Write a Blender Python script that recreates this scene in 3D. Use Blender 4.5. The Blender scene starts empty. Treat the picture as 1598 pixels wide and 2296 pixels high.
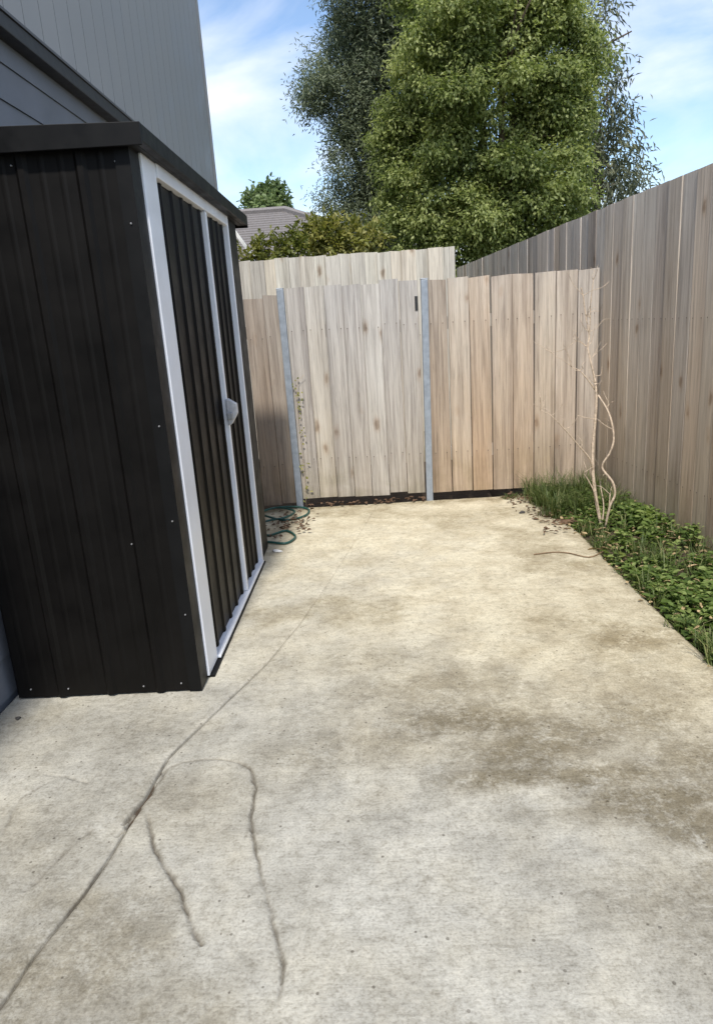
import bpy, math, random
import numpy as np
from mathutils import Vector, Matrix

random.seed(7); rng = np.random.default_rng(7)
scene = bpy.context.scene
col = scene.collection
R = math.radians

# ------------------------------------------------------------------ camera
CAM_H = 1.35
FOC = 1560.0                       # focal length in units of a 1598 x 2296 frame
def nrm(v): v = np.array(v, float); return v / np.linalg.norm(v)
dY = nrm([31, -421, FOC]); hd = np.array([1, -.067, 0.0])
dX = nrm(hd - hd.dot(dY) * dY); dZ = np.cross(dY, dX)
if dZ[1] > 0: dZ = -dZ
WM = np.stack([dX, dY, dZ]); CP = np.array([0, 0, CAM_H])
def ray(u, v): return WM @ np.array([u - 799, v - 1148, FOC])
def onz(u, v, z=0.0):
    r = ray(u, v); return CP + r * ((z - CAM_H) / r[2])
def ony(u, v, y):
    r = ray(u, v); return CP + r * (y / r[1])

cd = bpy.data.cameras.new('camera'); cam = bpy.data.objects.new('camera', cd); col.objects.link(cam)
cd.sensor_fit = 'VERTICAL'; cd.sensor_height = 36; cd.lens = FOC / 2296 * 36
cd.clip_start = .05; cd.clip_end = 3000
a, b, c = WM @ [1, 0, 0], WM @ [0, -1, 0], WM @ [0, 0, -1]
cam.matrix_world = Matrix(((a[0], b[0], c[0], 0), (a[1], b[1], c[1], 0), (a[2], b[2], c[2], CAM_H), (0, 0, 0, 1)))
scene.camera = cam

# ------------------------------------------------------------------ sky and sun
SUN_EL, SUN_AZ = 54, 182          # azimuth clockwise from +Y
w = bpy.data.worlds.new('World'); scene.world = w; w.use_nodes = True
nt = w.node_tree; nt.nodes.clear()
def N(nt, t, **k):
    n = nt.nodes.new(t)
    for a_, v_ in k.items(): setattr(n, a_, v_)
    return n
out = N(nt, 'ShaderNodeOutputWorld'); bg = N(nt, 'ShaderNodeBackground'); bg.inputs[1].default_value = .15
sky = N(nt, 'ShaderNodeTexSky', sky_type='NISHITA'); sky.sun_disc = False
sky.sun_elevation = R(SUN_EL); sky.sun_rotation = R(SUN_AZ); sky.air_density = 1.0; sky.dust_density = .6; sky.ozone_density = 1.6
tc = N(nt, 'ShaderNodeTexCoord'); mp = N(nt, 'ShaderNodeMapping'); mp.inputs['Scale'].default_value = (1.3, 1.3, 3.6)
mp.inputs['Location'].default_value = (-3.494, 1.349, 2.208); mp.inputs['Rotation'].default_value = (0, R(9), 0)
nz = N(nt, 'ShaderNodeTexNoise'); nz.inputs['Scale'].default_value = 2.1; nz.inputs['Detail'].default_value = 7; nz.inputs['Roughness'].default_value = .52
nz.inputs['Distortion'].default_value = .5
cr = N(nt, 'ShaderNodeValToRGB'); cr.color_ramp.elements[0].position = .41; cr.color_ramp.elements[1].position = .72
mx = N(nt, 'ShaderNodeMix', data_type='RGBA'); mx.inputs[7].default_value = (5.2, 5.4, 5.8, 1)
L = nt.links.new
L(tc.outputs['Generated'], mp.inputs[0]); L(mp.outputs[0], nz.inputs[0]); L(nz.outputs[0], cr.inputs[0])
L(cr.outputs[0], mx.inputs[0]); L(sky.outputs[0], mx.inputs[6]); L(mx.outputs[2], bg.inputs[0]); L(bg.outputs[0], out.inputs[0])

sd = bpy.data.lights.new('sun', 'SUN'); sd.energy = 2.9; sd.angle = R(4); sd.color = (1, .95, .87)
sun = bpy.data.objects.new('sun', sd); col.objects.link(sun)
dirn = Vector((math.sin(R(SUN_AZ)) * math.cos(R(SUN_EL)), math.cos(R(SUN_AZ)) * math.cos(R(SUN_EL)), math.sin(R(SUN_EL))))
sun.rotation_mode = 'QUATERNION'; sun.rotation_quaternion = dirn.to_track_quat('Z', 'Y')

vs = scene.view_settings; vs.view_transform = 'Standard'; vs.look = 'None'; vs.gamma = 1; vs.use_curve_mapping = False
vs.exposure = .6
scene.render.engine = 'CYCLES'

# ------------------------------------------------------------------ helpers
class MB:
    def __init__(s): s.v = []; s.f = []
    def box(s, x0, x1, y0, y1, z0, z1):
        n = len(s.v)
        s.v += [(x0,y0,z0),(x1,y0,z0),(x1,y1,z0),(x0,y1,z0),(x0,y0,z1),(x1,y0,z1),(x1,y1,z1),(x0,y1,z1)]
        s.f += [tuple(n+i for i in q) for q in ((0,3,2,1),(4,5,6,7),(0,1,5,4),(1,2,6,5),(2,3,7,6),(3,0,4,7))]
        return s
    def prism(s, poly, axis, lo, hi):
        """poly: 2-D outline in the plane across the axis (counter-clockwise)"""
        n = len(s.v); k = len(poly)
        for t in (lo, hi):
            for (p, q) in poly:
                s.v.append((t, p, q) if axis == 'x' else (p, t, q) if axis == 'y' else (p, q, t))
        s.f.append(tuple(range(n, n + k))[::-1]); s.f.append(tuple(range(n + k, n + 2 * k)))
        for i in range(k):
            j = (i + 1) % k; s.f.append((n + i, n + j, n + k + j, n + k + i))
        return s
    def tube(s, pts, rad, sides=7, cap=True):
        pts = [Vector(p) for p in pts]; n0 = len(s.v); up = Vector((.31, .2, .93)).normalized()
        for i, p in enumerate(pts):
            d = (pts[min(i+1, len(pts)-1)] - pts[max(i-1, 0)]).normalized()
            u = d.cross(up)
            if u.length < .05: u = d.cross(Vector((1, 0, 0)))
            u.normalize(); v = d.cross(u)
            r = rad[i] if hasattr(rad, '__len__') else rad
            for k in range(sides):
                t = 2 * math.pi * k / sides
                s.v.append(tuple(p + u * (r * math.cos(t)) + v * (r * math.sin(t))))
        for i in range(len(pts) - 1):
            for k in range(sides):
                a_ = n0 + i * sides + k; b_ = n0 + i * sides + (k + 1) % sides
                s.f.append((a_, b_, b_ + sides, a_ + sides))
        if cap:
            s.f.append(tuple(n0 + k for k in range(sides))[::-1])
            s.f.append(tuple(n0 + (len(pts) - 1) * sides + k for k in range(sides)))
        return s
    def mesh(s, name, mat):
        m = bpy.data.meshes.new(name); m.from_pydata(s.v, [], s.f); m.materials.append(mat); m.update(); return m
    def build(s, name, mat, parent=None, bevel=0, smooth=False):
        o = link(name, s.mesh(name, mat), parent)
        if smooth:
            for p in o.data.polygons: p.use_smooth = True
        if bevel:
            bv = o.modifiers.new('bevel', 'BEVEL'); bv.width = bevel; bv.segments = 2; bv.limit_method = 'ANGLE'
        return o
def link(name, data, parent=None, loc=None, rz=0):
    o = bpy.data.objects.new(name, data); col.objects.link(o); o.parent = parent
    if loc is not None: o.location = loc
    if rz: o.rotation_euler = (0, 0, rz)
    return o
def empty(name, loc=(0, 0, 0)):
    o = bpy.data.objects.new(name, None); col.objects.link(o); o.location = loc; o.empty_display_size = .1; return o
def tag(o, label=None, cat=None, group=None, kind=None):
    if label: o['label'] = label
    if cat: o['category'] = cat
    if group: o['group'] = group
    if kind: o['kind'] = kind
    return o
def catmull(pts, n=5):
    P = [np.array(p, float) for p in pts]; P = [2*P[0]-P[1]] + P + [2*P[-1]-P[-2]]; o = []
    for i in range(1, len(P) - 2):
        for k in range(n):
            t = k / n; p0, p1, p2, p3 = P[i-1:i+3]
            o.append(.5*((2*p1)+(-p0+p2)*t+(2*p0-5*p1+4*p2-p3)*t*t+(-p0+3*p1-3*p2+p3)*t**3))
    o.append(P[-2]); return o
def npmesh(name, V, F, mat, attrs=None, smooth=False):
    """V (n,3), F (m,k) arrays"""
    m = bpy.data.meshes.new(name); k = F.shape[1]
    m.vertices.add(len(V)); m.vertices.foreach_set('co', np.ascontiguousarray(V, np.float32).ravel())
    m.loops.add(F.size); m.loops.foreach_set('vertex_index', np.ascontiguousarray(F, np.int32).ravel())
    m.polygons.add(len(F)); m.polygons.foreach_set('loop_start', np.arange(0, F.size, k, dtype=np.int32))
    m.polygons.foreach_set('loop_total', np.full(len(F), k, np.int32))
    if smooth: m.polygons.foreach_set('use_smooth', np.ones(len(F), bool))
    m.materials.append(mat)
    for nm, arr in (attrs or {}).items():
        at = m.attributes.new(nm, 'FLOAT', 'POINT'); at.data.foreach_set('value', np.ascontiguousarray(arr, np.float32))
    m.update(calc_edges=True); m.validate(); return m
def vnoise(x, y, seed=0):
    xi = np.floor(x).astype(np.int64); yi = np.floor(y).astype(np.int64); xf = x - xi; yf = y - yi
    def h(i, j):
        n = (i * 374761393 + j * 668265263 + seed * 1442695041) & 0xffffffff
        n = ((n ^ (n >> 13)) * 1274126177) & 0xffffffff
        return ((n ^ (n >> 16)) & 0xffff) / 65535.0
    u = xf*xf*(3-2*xf); v = yf*yf*(3-2*yf)
    return (h(xi,yi)*(1-u)+h(xi+1,yi)*u)*(1-v)+(h(xi,yi+1)*(1-u)+h(xi+1,yi+1)*u)*v
def fbm(x, y, o=4, seed=0):
    s = 0; a_ = .5; t = 0
    for k in range(o):
        s = s + a_ * vnoise(x * 2**k, y * 2**k, seed + k * 17); t += a_; a_ *= .5
    return s / t
def sstep(a_, b_, x):
    t = np.clip((x - a_) / (b_ - a_), 0, 1); return t*t*(3-2*t)

# ------------------------------------------------------------------ materials
def newmat(name):
    m = bpy.data.materials.new(name); m.use_nodes = True; nt = m.node_tree
    return m, nt, nt.nodes['Principled BSDF'], nt.nodes['Material Output']
def ramp(nt, pts, interp='LINEAR'):
    r = N(nt, 'ShaderNodeValToRGB'); r.color_ramp.interpolation = interp; e = r.color_ramp.elements
    while len(e) < len(pts): e.new(.5)
    for el, (p, c_) in zip(e, pts):
        el.position = p; el.color = (*c_, 1) if len(c_) == 3 else c_
    return r
def noise(nt, scale, detail=4, rough=.55, vec=None, dist=0):
    n = N(nt, 'ShaderNodeTexNoise'); n.inputs['Scale'].default_value = scale; n.inputs['Detail'].default_value = detail
    n.inputs['Roughness'].default_value = rough; n.inputs['Distortion'].default_value = dist
    if vec is not None: nt.links.new(vec, n.inputs['Vector'])
    return n
def mixc(nt, blend, fac, A, B):
    m = N(nt, 'ShaderNodeMix', data_type='RGBA', blend_type=blend)
    for sock, val in ((0, fac), (6, A), (7, B)):
        if isinstance(val, (int, float)): m.inputs[sock].default_value = val
        elif isinstance(val, tuple): m.inputs[sock].default_value = (*val, 1)
        else: nt.links.new(val, m.inputs[sock])
    return m.outputs[2]
def math_(nt, op, A, B=None, clamp=False):
    m = N(nt, 'ShaderNodeMath', operation=op); m.use_clamp = clamp
    for i, val in enumerate((A, B)):
        if val is None: continue
        if isinstance(val, (int, float)): m.inputs[i].default_value = val
        else: nt.links.new(val, m.inputs[i])
    return m.outputs[0]
def bump(nt, bs, h, strength, dist):
    b_ = N(nt, 'ShaderNodeBump'); b_.inputs['Strength'].default_value = strength; b_.inputs['Distance'].default_value = dist
    nt.links.new(h, b_.inputs['Height']); nt.links.new(b_.outputs[0], bs.inputs['Normal'])

def paint(name, rgb, rough=.5, metal=0, var=.12, spec=.5, scale=14):
    m, nt, bs, _ = newmat(name)
    g = N(nt, 'ShaderNodeNewGeometry'); n = noise(nt, scale, 6, .65, g.outputs['Position'])
    r = ramp(nt, [(.3, tuple(x*(1-var) for x in rgb)), (.7, tuple(min(1, x*(1+var)) for x in rgb))])
    nt.links.new(n.outputs[0], r.inputs[0]); nt.links.new(r.outputs[0], bs.inputs['Base Color'])
    rr = ramp(nt, [(.3, (rough*.8,)*3), (.7, (min(1, rough*1.2),)*3)]); nt.links.new(n.outputs[0], rr.inputs[0]); nt.links.new(rr.outputs[0], bs.inputs['Roughness'])
    bs.inputs['Metallic'].default_value = metal; bs.inputs['Specular IOR Level'].default_value = spec
    return m

def wood_mat(name, top_a, top_b, low_a, low_b, zlo, zhi, dark=.55):
    m, nt, bs, _ = newmat(name); lk = nt.links.new
    tc = N(nt, 'ShaderNodeTexCoord'); oi = N(nt, 'ShaderNodeObjectInfo'); g = N(nt, 'ShaderNodeNewGeometry')
    off = N(nt, 'ShaderNodeVectorMath', operation='SCALE'); off.inputs[0].default_value = (13, 7, 29); lk(oi.outputs['Random'], off.inputs['Scale'])
    ad = N(nt, 'ShaderNodeVectorMath', operation='ADD'); lk(tc.outputs['Object'], ad.inputs[0]); lk(off.outputs[0], ad.inputs[1])
    mp = N(nt, 'ShaderNodeMapping'); mp.inputs['Scale'].default_value = (1, 1, .035); lk(ad.outputs[0], mp.inputs[0])
    grain = noise(nt, 85, 6, .72, mp.outputs[0], .8)
    broad = noise(nt, 3.2, 4, .6, mp.outputs[0], .3)
    mp2 = N(nt, 'ShaderNodeMapping'); mp2.inputs['Scale'].default_value = (1, 1, .3); lk(ad.outputs[0], mp2.inputs[0])
    blot = noise(nt, 7, 5, .6, mp2.outputs[0], .4)
    # weathering: the tops bleached, lower ends still brown
    sz = N(nt, 'ShaderNodeSeparateXYZ'); lk(g.outputs['Position'], sz.inputs[0])
    wz = math_(nt, 'ADD', sz.outputs[2], math_(nt, 'MULTIPLY', math_(nt, 'SUBTRACT', blot.outputs[0], .5), 1.3))
    wz = math_(nt, 'ADD', wz, math_(nt, 'MULTIPLY', math_(nt, 'SUBTRACT', oi.outputs['Random'], .5), .9))
    mr = N(nt, 'ShaderNodeMapRange'); mr.inputs[1].default_value = zlo; mr.inputs[2].default_value = zhi; lk(wz, mr.inputs[0])
    def two(A, B):
        r = ramp(nt, [(.32, A), (.68, B)]); lk(broad.outputs[0], r.inputs[0]); return r.outputs[0]
    base = mixc(nt, 'MIX', mr.outputs[0], two(low_a, low_b), two(top_a, top_b))
    gr = ramp(nt, [(.25, (dark,)*3), (.55, (1,)*3), (.85, (1.0,)*3)]); lk(grain.outputs[0], gr.inputs[0])
    base = mixc(nt, 'MULTIPLY', .7, base, gr.outputs[0])
    mp3 = N(nt, 'ShaderNodeMapping'); mp3.inputs['Scale'].default_value = (1, 1, .035); lk(ad.outputs[0], mp3.inputs[0])
    strk = noise(nt, 26, 3, .55, mp3.outputs[0], .9); sr3 = ramp(nt, [(.34, (.66,.64,.64)), (.5, (.95,.94,.94)), (.66, (1.12,1.12,1.12))]); lk(strk.outputs[0], sr3.inputs[0])
    base = mixc(nt, 'MULTIPLY', .8, base, sr3.outputs[0])
    # board to board variation
    wn = N(nt, 'ShaderNodeTexWhiteNoise', noise_dimensions='1D'); lk(oi.outputs['Random'], wn.inputs['W'])
    vr = ramp(nt, [(0, (.66, .63, .62)), (.3, (1, .98, .95)), (.6, (.84, .82, .82)), (1, (1.04, .95, .86))]); lk(wn.outputs['Value'], vr.inputs[0])
    base = mixc(nt, 'MULTIPLY', .9, base, vr.outputs[0])
    # knots
    mk = N(nt, 'ShaderNodeMapping'); mk.inputs['Scale'].default_value = (5.0, 5.0, 2.3); lk(ad.outputs[0], mk.inputs[0])
    nzk = noise(nt, 14, 3, .5, ad.outputs[0]); dk = N(nt, 'ShaderNodeVectorMath', operation='SCALE'); dk.inputs['Scale'].default_value = .16; lk(nzk.outputs['Color'], dk.inputs[0])
    ak = N(nt, 'ShaderNodeVectorMath', operation='ADD'); lk(mk.outputs[0], ak.inputs[0]); lk(dk.outputs[0], ak.inputs[1])
    vo = N(nt, 'ShaderNodeTexVoronoi'); vo.inputs['Scale'].default_value = 1.0; lk(ak.outputs[0], vo.inputs['Vector'])
    kr = ramp(nt, [(.0, (.36, .27, .21)), (.06, (.5, .4, .32)), (.11, (.9, .84, .79)), (.18, (1, 1, 1))]); lk(vo.outputs['Distance'], kr.inputs[0])
    base = mixc(nt, 'MULTIPLY', .8, base, kr.outputs[0])
    # nail heads over the rails, with a faint rust run below each
    so = N(nt, 'ShaderNodeSeparateXYZ'); lk(tc.outputs['Object'], so.inputs[0])
    ax = math_(nt, 'ABSOLUTE', math_(nt, 'SUBTRACT', math_(nt, 'ABSOLUTE', so.outputs[0]), .043))
    for zn in (.31, 1.27):
        dz = math_(nt, 'SUBTRACT', so.outputs[2], zn)
        head = math_(nt, 'LESS_THAN', math_(nt, 'ADD', math_(nt, 'MULTIPLY', ax, ax), math_(nt, 'MULTIPLY', dz, dz)), .0000160)
        run = math_(nt, 'MULTIPLY', math_(nt, 'LESS_THAN', dz, 0), math_(nt, 'SUBTRACT', 1, math_(nt, 'MULTIPLY', math_(nt, 'ABSOLUTE', dz), 9), True))
        run = math_(nt, 'MULTIPLY', run, math_(nt, 'SUBTRACT', 1, math_(nt, 'MULTIPLY', ax, 170), True))
        base = mixc(nt, 'MULTIPLY', math_(nt, 'MULTIPLY', run, .55), base, (.42, .36, .32))
        base = mixc(nt, 'MIX', math_(nt, 'MULTIPLY', head, .85), base, (.09, .075, .065))
    # grey-green damp stains low down
    st = noise(nt, 2.6, 5, .65, g.outputs['Position'], .5)
    low = N(nt, 'ShaderNodeMapRange'); low.inputs[1].default_value = .5; low.inputs[2].default_value = .0; lk(sz.outputs[2], low.inputs[0])
    sr = ramp(nt, [(.42, (0,)*3), (.66, (1,)*3)]); lk(st.outputs[0], sr.inputs[0])
    base = mixc(nt, 'MULTIPLY', math_(nt, 'MULTIPLY', math_(nt, 'MULTIPLY', low.outputs[0], sr.outputs[0]), .7), base, (.55, .56, .42))
    lk(base, bs.inputs['Base Color']); bs.inputs['Roughness'].default_value = .85; bs.inputs['Specular IOR Level'].default_value = .2
    bump(nt, bs, grain.outputs[0], .7, .005)
    return m
M = {}
M['wood_gate'] = wood_mat('weathered gate boards', (.44,.425,.40), (.64,.625,.59), (.40,.355,.295), (.56,.51,.43), -.3, 1.5, .36)
M['wood_panel'] = wood_mat('browner panel boards', (.46,.415,.36), (.64,.595,.53), (.40,.305,.22), (.56,.455,.34), .1, 1.8, .36)
M['wood_side'] = wood_mat('weathered side fence boards', (.58,.54,.49), (.80,.76,.70), (.46,.375,.285), (.66,.565,.45), .3, 2.2, .6)  # board colour lifted to stand in for sunlight this fence misses
M['wood_back'] = wood_mat('bleached back fence boards', (.52,.50,.43), (.74,.72,.64), (.48,.44,.37), (.64,.60,.52), -.3, 1.2, .45)
M['black_steel'] = paint('black painted steel', (.0042,.0036,.0032), .5, 0, .35, .16, 5)
M['black_trim'] = paint('black steel trim', (.005,.005,.0052), .5, 0, .2, .18, 9)
M['white_alu'] = paint('off white aluminium', (.80,.82,.87), .35, 0, .06, .5, 6)
M['screw'] = paint('zinc screw', (.42,.42,.43), .4, .6, .1)
M['galv'] = paint('galvanised post', (.29,.325,.37), .5, .3, .18, .5, 20)
M['hinge'] = paint('black hinge', (.02,.02,.02), .5)
M['latch'] = paint('grey white latch', (.50,.50,.52), .45, 0, .2, .5, 40)
M['grey_clad'] = paint('grey cladding', (.37,.36,.355), .6, 0, .05, .3, 2)
M['soffit'] = paint('blue grey soffit', (.62,.68,.82), .75, 0, .08, .3, 3)
M['weatherboard'] = paint('blue grey weatherboard', (.17,.178,.20), .65, 0, .12, .3, 4)
M['fascia'] = paint('dark fascia', (.03,.03,.033), .55, 0, .2)
M['house_wall'] = paint('dark house wall', (.05,.055,.07), .7, 0, .1)
M['roof_iron'] = paint('roof iron', (.10,.10,.11), .6)
M['tile'] = paint('grey roof tile', (.20,.185,.18), .85, 0, .25, .2, 30)
M['cream'] = paint('pale render', (.6,.58,.54), .8)
M['white_board'] = paint('white barge', (.78,.77,.74), .6)
M['hose'] = paint('dark green hose', (.016,.075,.062), .38, 0, .2)
M['paper'] = paint('pale scrap', (.75,.74,.72), .6)
M['pebble'] = paint('dark pebble', (.06,.055,.05), .8)
M['bark'] = paint('brown bark', (.10,.075,.055), .9, 0, .35, .2, 24)
M['dark_bark'] = paint('dark bark', (.05,.04,.035), .9, 0, .35, .2, 24)
M['bare_stem'] = paint('pale dry stem', (.50,.40,.30), .8, 0, .4, .25, 60)
M['straw'] = paint('straw leaf', (.36,.27,.15), .8, 0, .4, .2, 60)
M['dry_twig'] = paint('dry twig', (.22,.15,.09), .85, 0, .3, .2, 60)
M['rust_leaf'] = paint('dry brown leaf', (.13,.08,.05), .8, 0, .5, .2, 60)

def leaf_mat(name, c0, c1, c2, trans=.35, rough=.5):
    m, nt, bs, out = newmat(name); lk = nt.links.new
    at = N(nt, 'ShaderNodeAttribute'); at.attribute_name = 'rnd'
    r = ramp(nt, [(0, c0), (.5, c1), (1, c2)]); lk(at.outputs['Fac'], r.inputs[0])
    lk(r.outputs[0], bs.inputs['Base Color']); bs.inputs['Roughness'].default_value = rough; bs.inputs['Specular IOR Level'].default_value = .35
    tr = N(nt, 'ShaderNodeBsdfTranslucent'); hs = N(nt, 'ShaderNodeHueSaturation'); hs.inputs['Saturation'].default_value = 1.15; hs.inputs['Value'].default_value = 1.3
    lk(r.outputs[0], hs.inputs['Color']); lk(hs.outputs[0], tr.inputs[0])
    ms = N(nt, 'ShaderNodeMixShader'); ms.inputs[0].default_value = trans
    lk(bs.outputs[0], ms.inputs[1]); lk(tr.outputs[0], ms.inputs[2]); lk(ms.outputs[0], out.inputs[0])
    return m
M['leaf_maple'] = leaf_mat('broad leaf', (.10,.135,.04), (.24,.285,.095), (.44,.48,.20), .5)
M['leaf_dark'] = leaf_mat('narrow leaf', (.09,.115,.07), (.185,.22,.14), (.33,.37,.25), .45)
M['leaf_gum'] = leaf_mat('gum leaf', (.075,.09,.06), (.14,.16,.10), (.25,.26,.16))
M['leaf_yellow'] = leaf_mat('yellow shrub leaf', (.11,.13,.03), (.21,.22,.055), (.35,.33,.12), .42)
M['leaf_far'] = leaf_mat('far tree leaf', (.08,.12,.045), (.14,.19,.08), (.22,.28,.12), .4)
M['leaf_weed'] = leaf_mat('weed leaf', (.06,.10,.025), (.14,.21,.05), (.31,.38,.13), .45, .65)
M['grass'] = leaf_mat('grass blade', (.06,.10,.025), (.12,.16,.05), (.34,.33,.15), .35)

def concrete_mat():
    m, nt, bs, _ = newmat('weathered concrete'); lk = nt.links.new
    g = N(nt, 'ShaderNodeNewGeometry'); P = g.outputs['Position']
    def attr(n):
        a_ = N(nt, 'ShaderNodeAttribute'); a_.attribute_name = n; return a_.outputs['Fac']
    warm, stain, crack = attr('warm'), attr('stain'), attr('crack')
    n1 = noise(nt, 5, 6, .65, P); n2 = noise(nt, 30, 6, .75, P); n3 = noise(nt, 130, 3, .6, P)
    n4 = noise(nt, 11, 8, .72, P, .4)
    n5 = noise(nt, 55, 6, .85, P, .2)
    # broom finish: fine strokes drawn across the slab, wandering a little
    mb_ = N(nt, 'ShaderNodeMapping'); mb_.inputs['Scale'].default_value = (9, 130, 1); mb_.inputs['Rotation'].default_value = (0, 0, R(7)); lk(P, mb_.inputs[0])
    br = noise(nt, 1.0, 4, .6, mb_.outputs[0], .5); brc = ramp(nt, [(.32, (.80,.79,.78)), (.5, (1,)*3), (.7, (1.08,)*3)]); lk(br.outputs[0], brc.inputs[0])
    grey = ramp(nt, [(.3, (.335,.32,.275)), (.7, (.475,.46,.405))]); lk(n1.outputs[0], grey.inputs[0])
    tan = ramp(nt, [(.3, (.48,.42,.295)), (.7, (.70,.645,.49))]); lk(n1.outputs[0], tan.inputs[0])
    base = mixc(nt, 'MIX', warm, grey.outputs[0], tan.outputs[0])
    sp = ramp(nt, [(.3, (.58,.56,.52)), (.5, (.98,)*3), (.72, (1.16,1.15,1.13))]); lk(n2.outputs[0], sp.inputs[0])
    base = mixc(nt, 'MULTIPLY', .8, base, sp.outputs[0])
    sp2 = ramp(nt, [(.33, (.72,.7,.68)), (.5, (1,)*3), (.7, (1.12,)*3)]); lk(n3.outputs[0], sp2.inputs[0])
    base = mixc(nt, 'MULTIPLY', .75, base, sp2.outputs[0])
    # dark grit pits
    vo = N(nt, 'ShaderNodeTexVoronoi'); vo.inputs['Scale'].default_value = 42; vo.inputs['Randomness'].default_value = 1; lk(P, vo.inputs['Vector'])
    sepc = N(nt, 'ShaderNodeSeparateColor'); lk(vo.outputs['Color'], sepc.inputs[0])
    pit = math_(nt, 'MULTIPLY', math_(nt, 'LESS_THAN', vo.outputs['Distance'], .17), math_(nt, 'GREATER_THAN', sepc.outputs[0], .9))
    base = mixc(nt, 'MULTIPLY', math_(nt, 'MULTIPLY', pit, .75), base, (.35, .33, .31))
    base = mixc(nt, 'MULTIPLY', math_(nt, 'MULTIPLY', math_(nt, 'MULTIPLY', stain, 1.25), math_(nt, 'SUBTRACT', math_(nt, 'MULTIPLY', math_(nt, 'ADD', n5.outputs[0], n4.outputs[0]), 2.9), 2.05, True), True), base, (.46, .42, .345))
    base = mixc(nt, 'MULTIPLY', .45, base, brc.outputs[0])
    base = mixc(nt, 'MIX', math_(nt, 'MULTIPLY', crack, .85), base, (.075, .062, .045))
    lk(base, bs.inputs['Base Color']); bs.inputs['Roughness'].default_value = .9; bs.inputs['Specular IOR Level'].default_value = .25
    h = math_(nt, 'ADD', math_(nt, 'MULTIPLY', n2.outputs[0], .6), math_(nt, 'MULTIPLY', n3.outputs[0], .5))
    h = math_(nt, 'SUBTRACT', h, math_(nt, 'MULTIPLY', pit, .5)); h = math_(nt, 'ADD', h, math_(nt, 'MULTIPLY', br.outputs[0], .28))
    bump(nt, bs, h, .55, .006)
    return m
M['concrete'] = concrete_mat()
def soil_mat(name, a_, b_, sc):
    m, nt, bs, _ = newmat(name); g = N(nt, 'ShaderNodeNewGeometry'); n = noise(nt, sc, 8, .7, g.outputs['Position'])
    r = ramp(nt, [(.3, a_), (.7, b_)]); nt.links.new(n.outputs[0], r.inputs[0]); nt.links.new(r.outputs[0], bs.inputs['Base Color'])
    bs.inputs['Roughness'].default_value = .95; bump(nt, bs, n.outputs[0], .8, .03); return m
M['soil'] = soil_mat('garden soil', (.045,.032,.02), (.12,.085,.055), 18)
M['lawn'] = soil_mat('rough ground', (.05,.06,.025), (.12,.12,.06), 6)

# ------------------------------------------------------------------ ground
g = MB(); g.v = [(-900,-900,-.16),(900,-900,-.16),(900,900,-.16),(-900,900,-.16)]; g.f = [(0,1,2,3)]
tag(g.build('ground', M['lawn']), kind='structure')

# concrete yard: a sub-base that carries two cast slabs, parted by an old joint
def vw(cx, cy): return onz(cx, cy)[:2]
jp = [onz(*p)[:2] for p in [(30,2215),(75,2145),(130,2075),(195,1995),(250,1915),(325,1790),(375,1700),(480,1600),(595,1490),(670,1400),(740,1300)]]
jp = [(-1.42,-1.5),(-1.0,.6)] + [tuple(p) for p in jp] + [(-.02,5.25)]
JY = np.array([p[1] for p in jp]); JX = np.array([p[0] for p in jp]); o_ = np.argsort(JY); JY = JY[o_]; JX = JX[o_]
def joint(y): return np.interp(y, JY, JX) + .006 * (fbm(y*7, y*0+3, 3, 5) - .5)
def edge(y):
    e = 1.245 + .02 * (fbm(y*2.5, y*0, 4, 9) - .5) - .05 * sstep(4.2, 5.2, y) - .06*sstep(4.35, 4.55, y)*sstep(.3, .7, fbm(y*4, y*0+8, 3, 2))
    return e
cr1 = [(650,880),(700,1050),(745,1160),(800,1240),(850,1360),(885,1450),(925,1490)]
cr2 = [(690,745),(760,690),(850,660),(960,650),(1060,665),(1120,700),(1150,770),(1135,830),(1130,960),(1150,1080),(1170,1180),(1195,1290),(1235,1400),(1255,1500),(1262,1600),(1250,1830)]
cr3 = [(100,1260),(240,1130),(330,1040),(430,960)]
cr4 = [(545,950),(600,880),(650,830),(700,760)]
cr5 = [(200,720),(290,735),(400,765)]
def poly(ps): return np.array(catmull([vw(p[0]*.5, 1375+p[1]*.5) for p in ps], 4))
cr6 = [(20,1010),(60,880),(150,790),(290,740),(400,765)]
cr7 = [(560,960),(610,880),(690,790),(760,690)]
cr8 = [(520,1010),(580,930),(640,860)]
CR = [(poly(cr1), .0085, .95), (poly(cr2), .0065, .9), (poly(cr3), .011, .35), (poly(cr4), .010, 1.0), (poly(cr5), .008, .3), (poly(cr6), .010, .28), (poly(cr7), .008, .9), (poly(cr8), .007, .8)]
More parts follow.
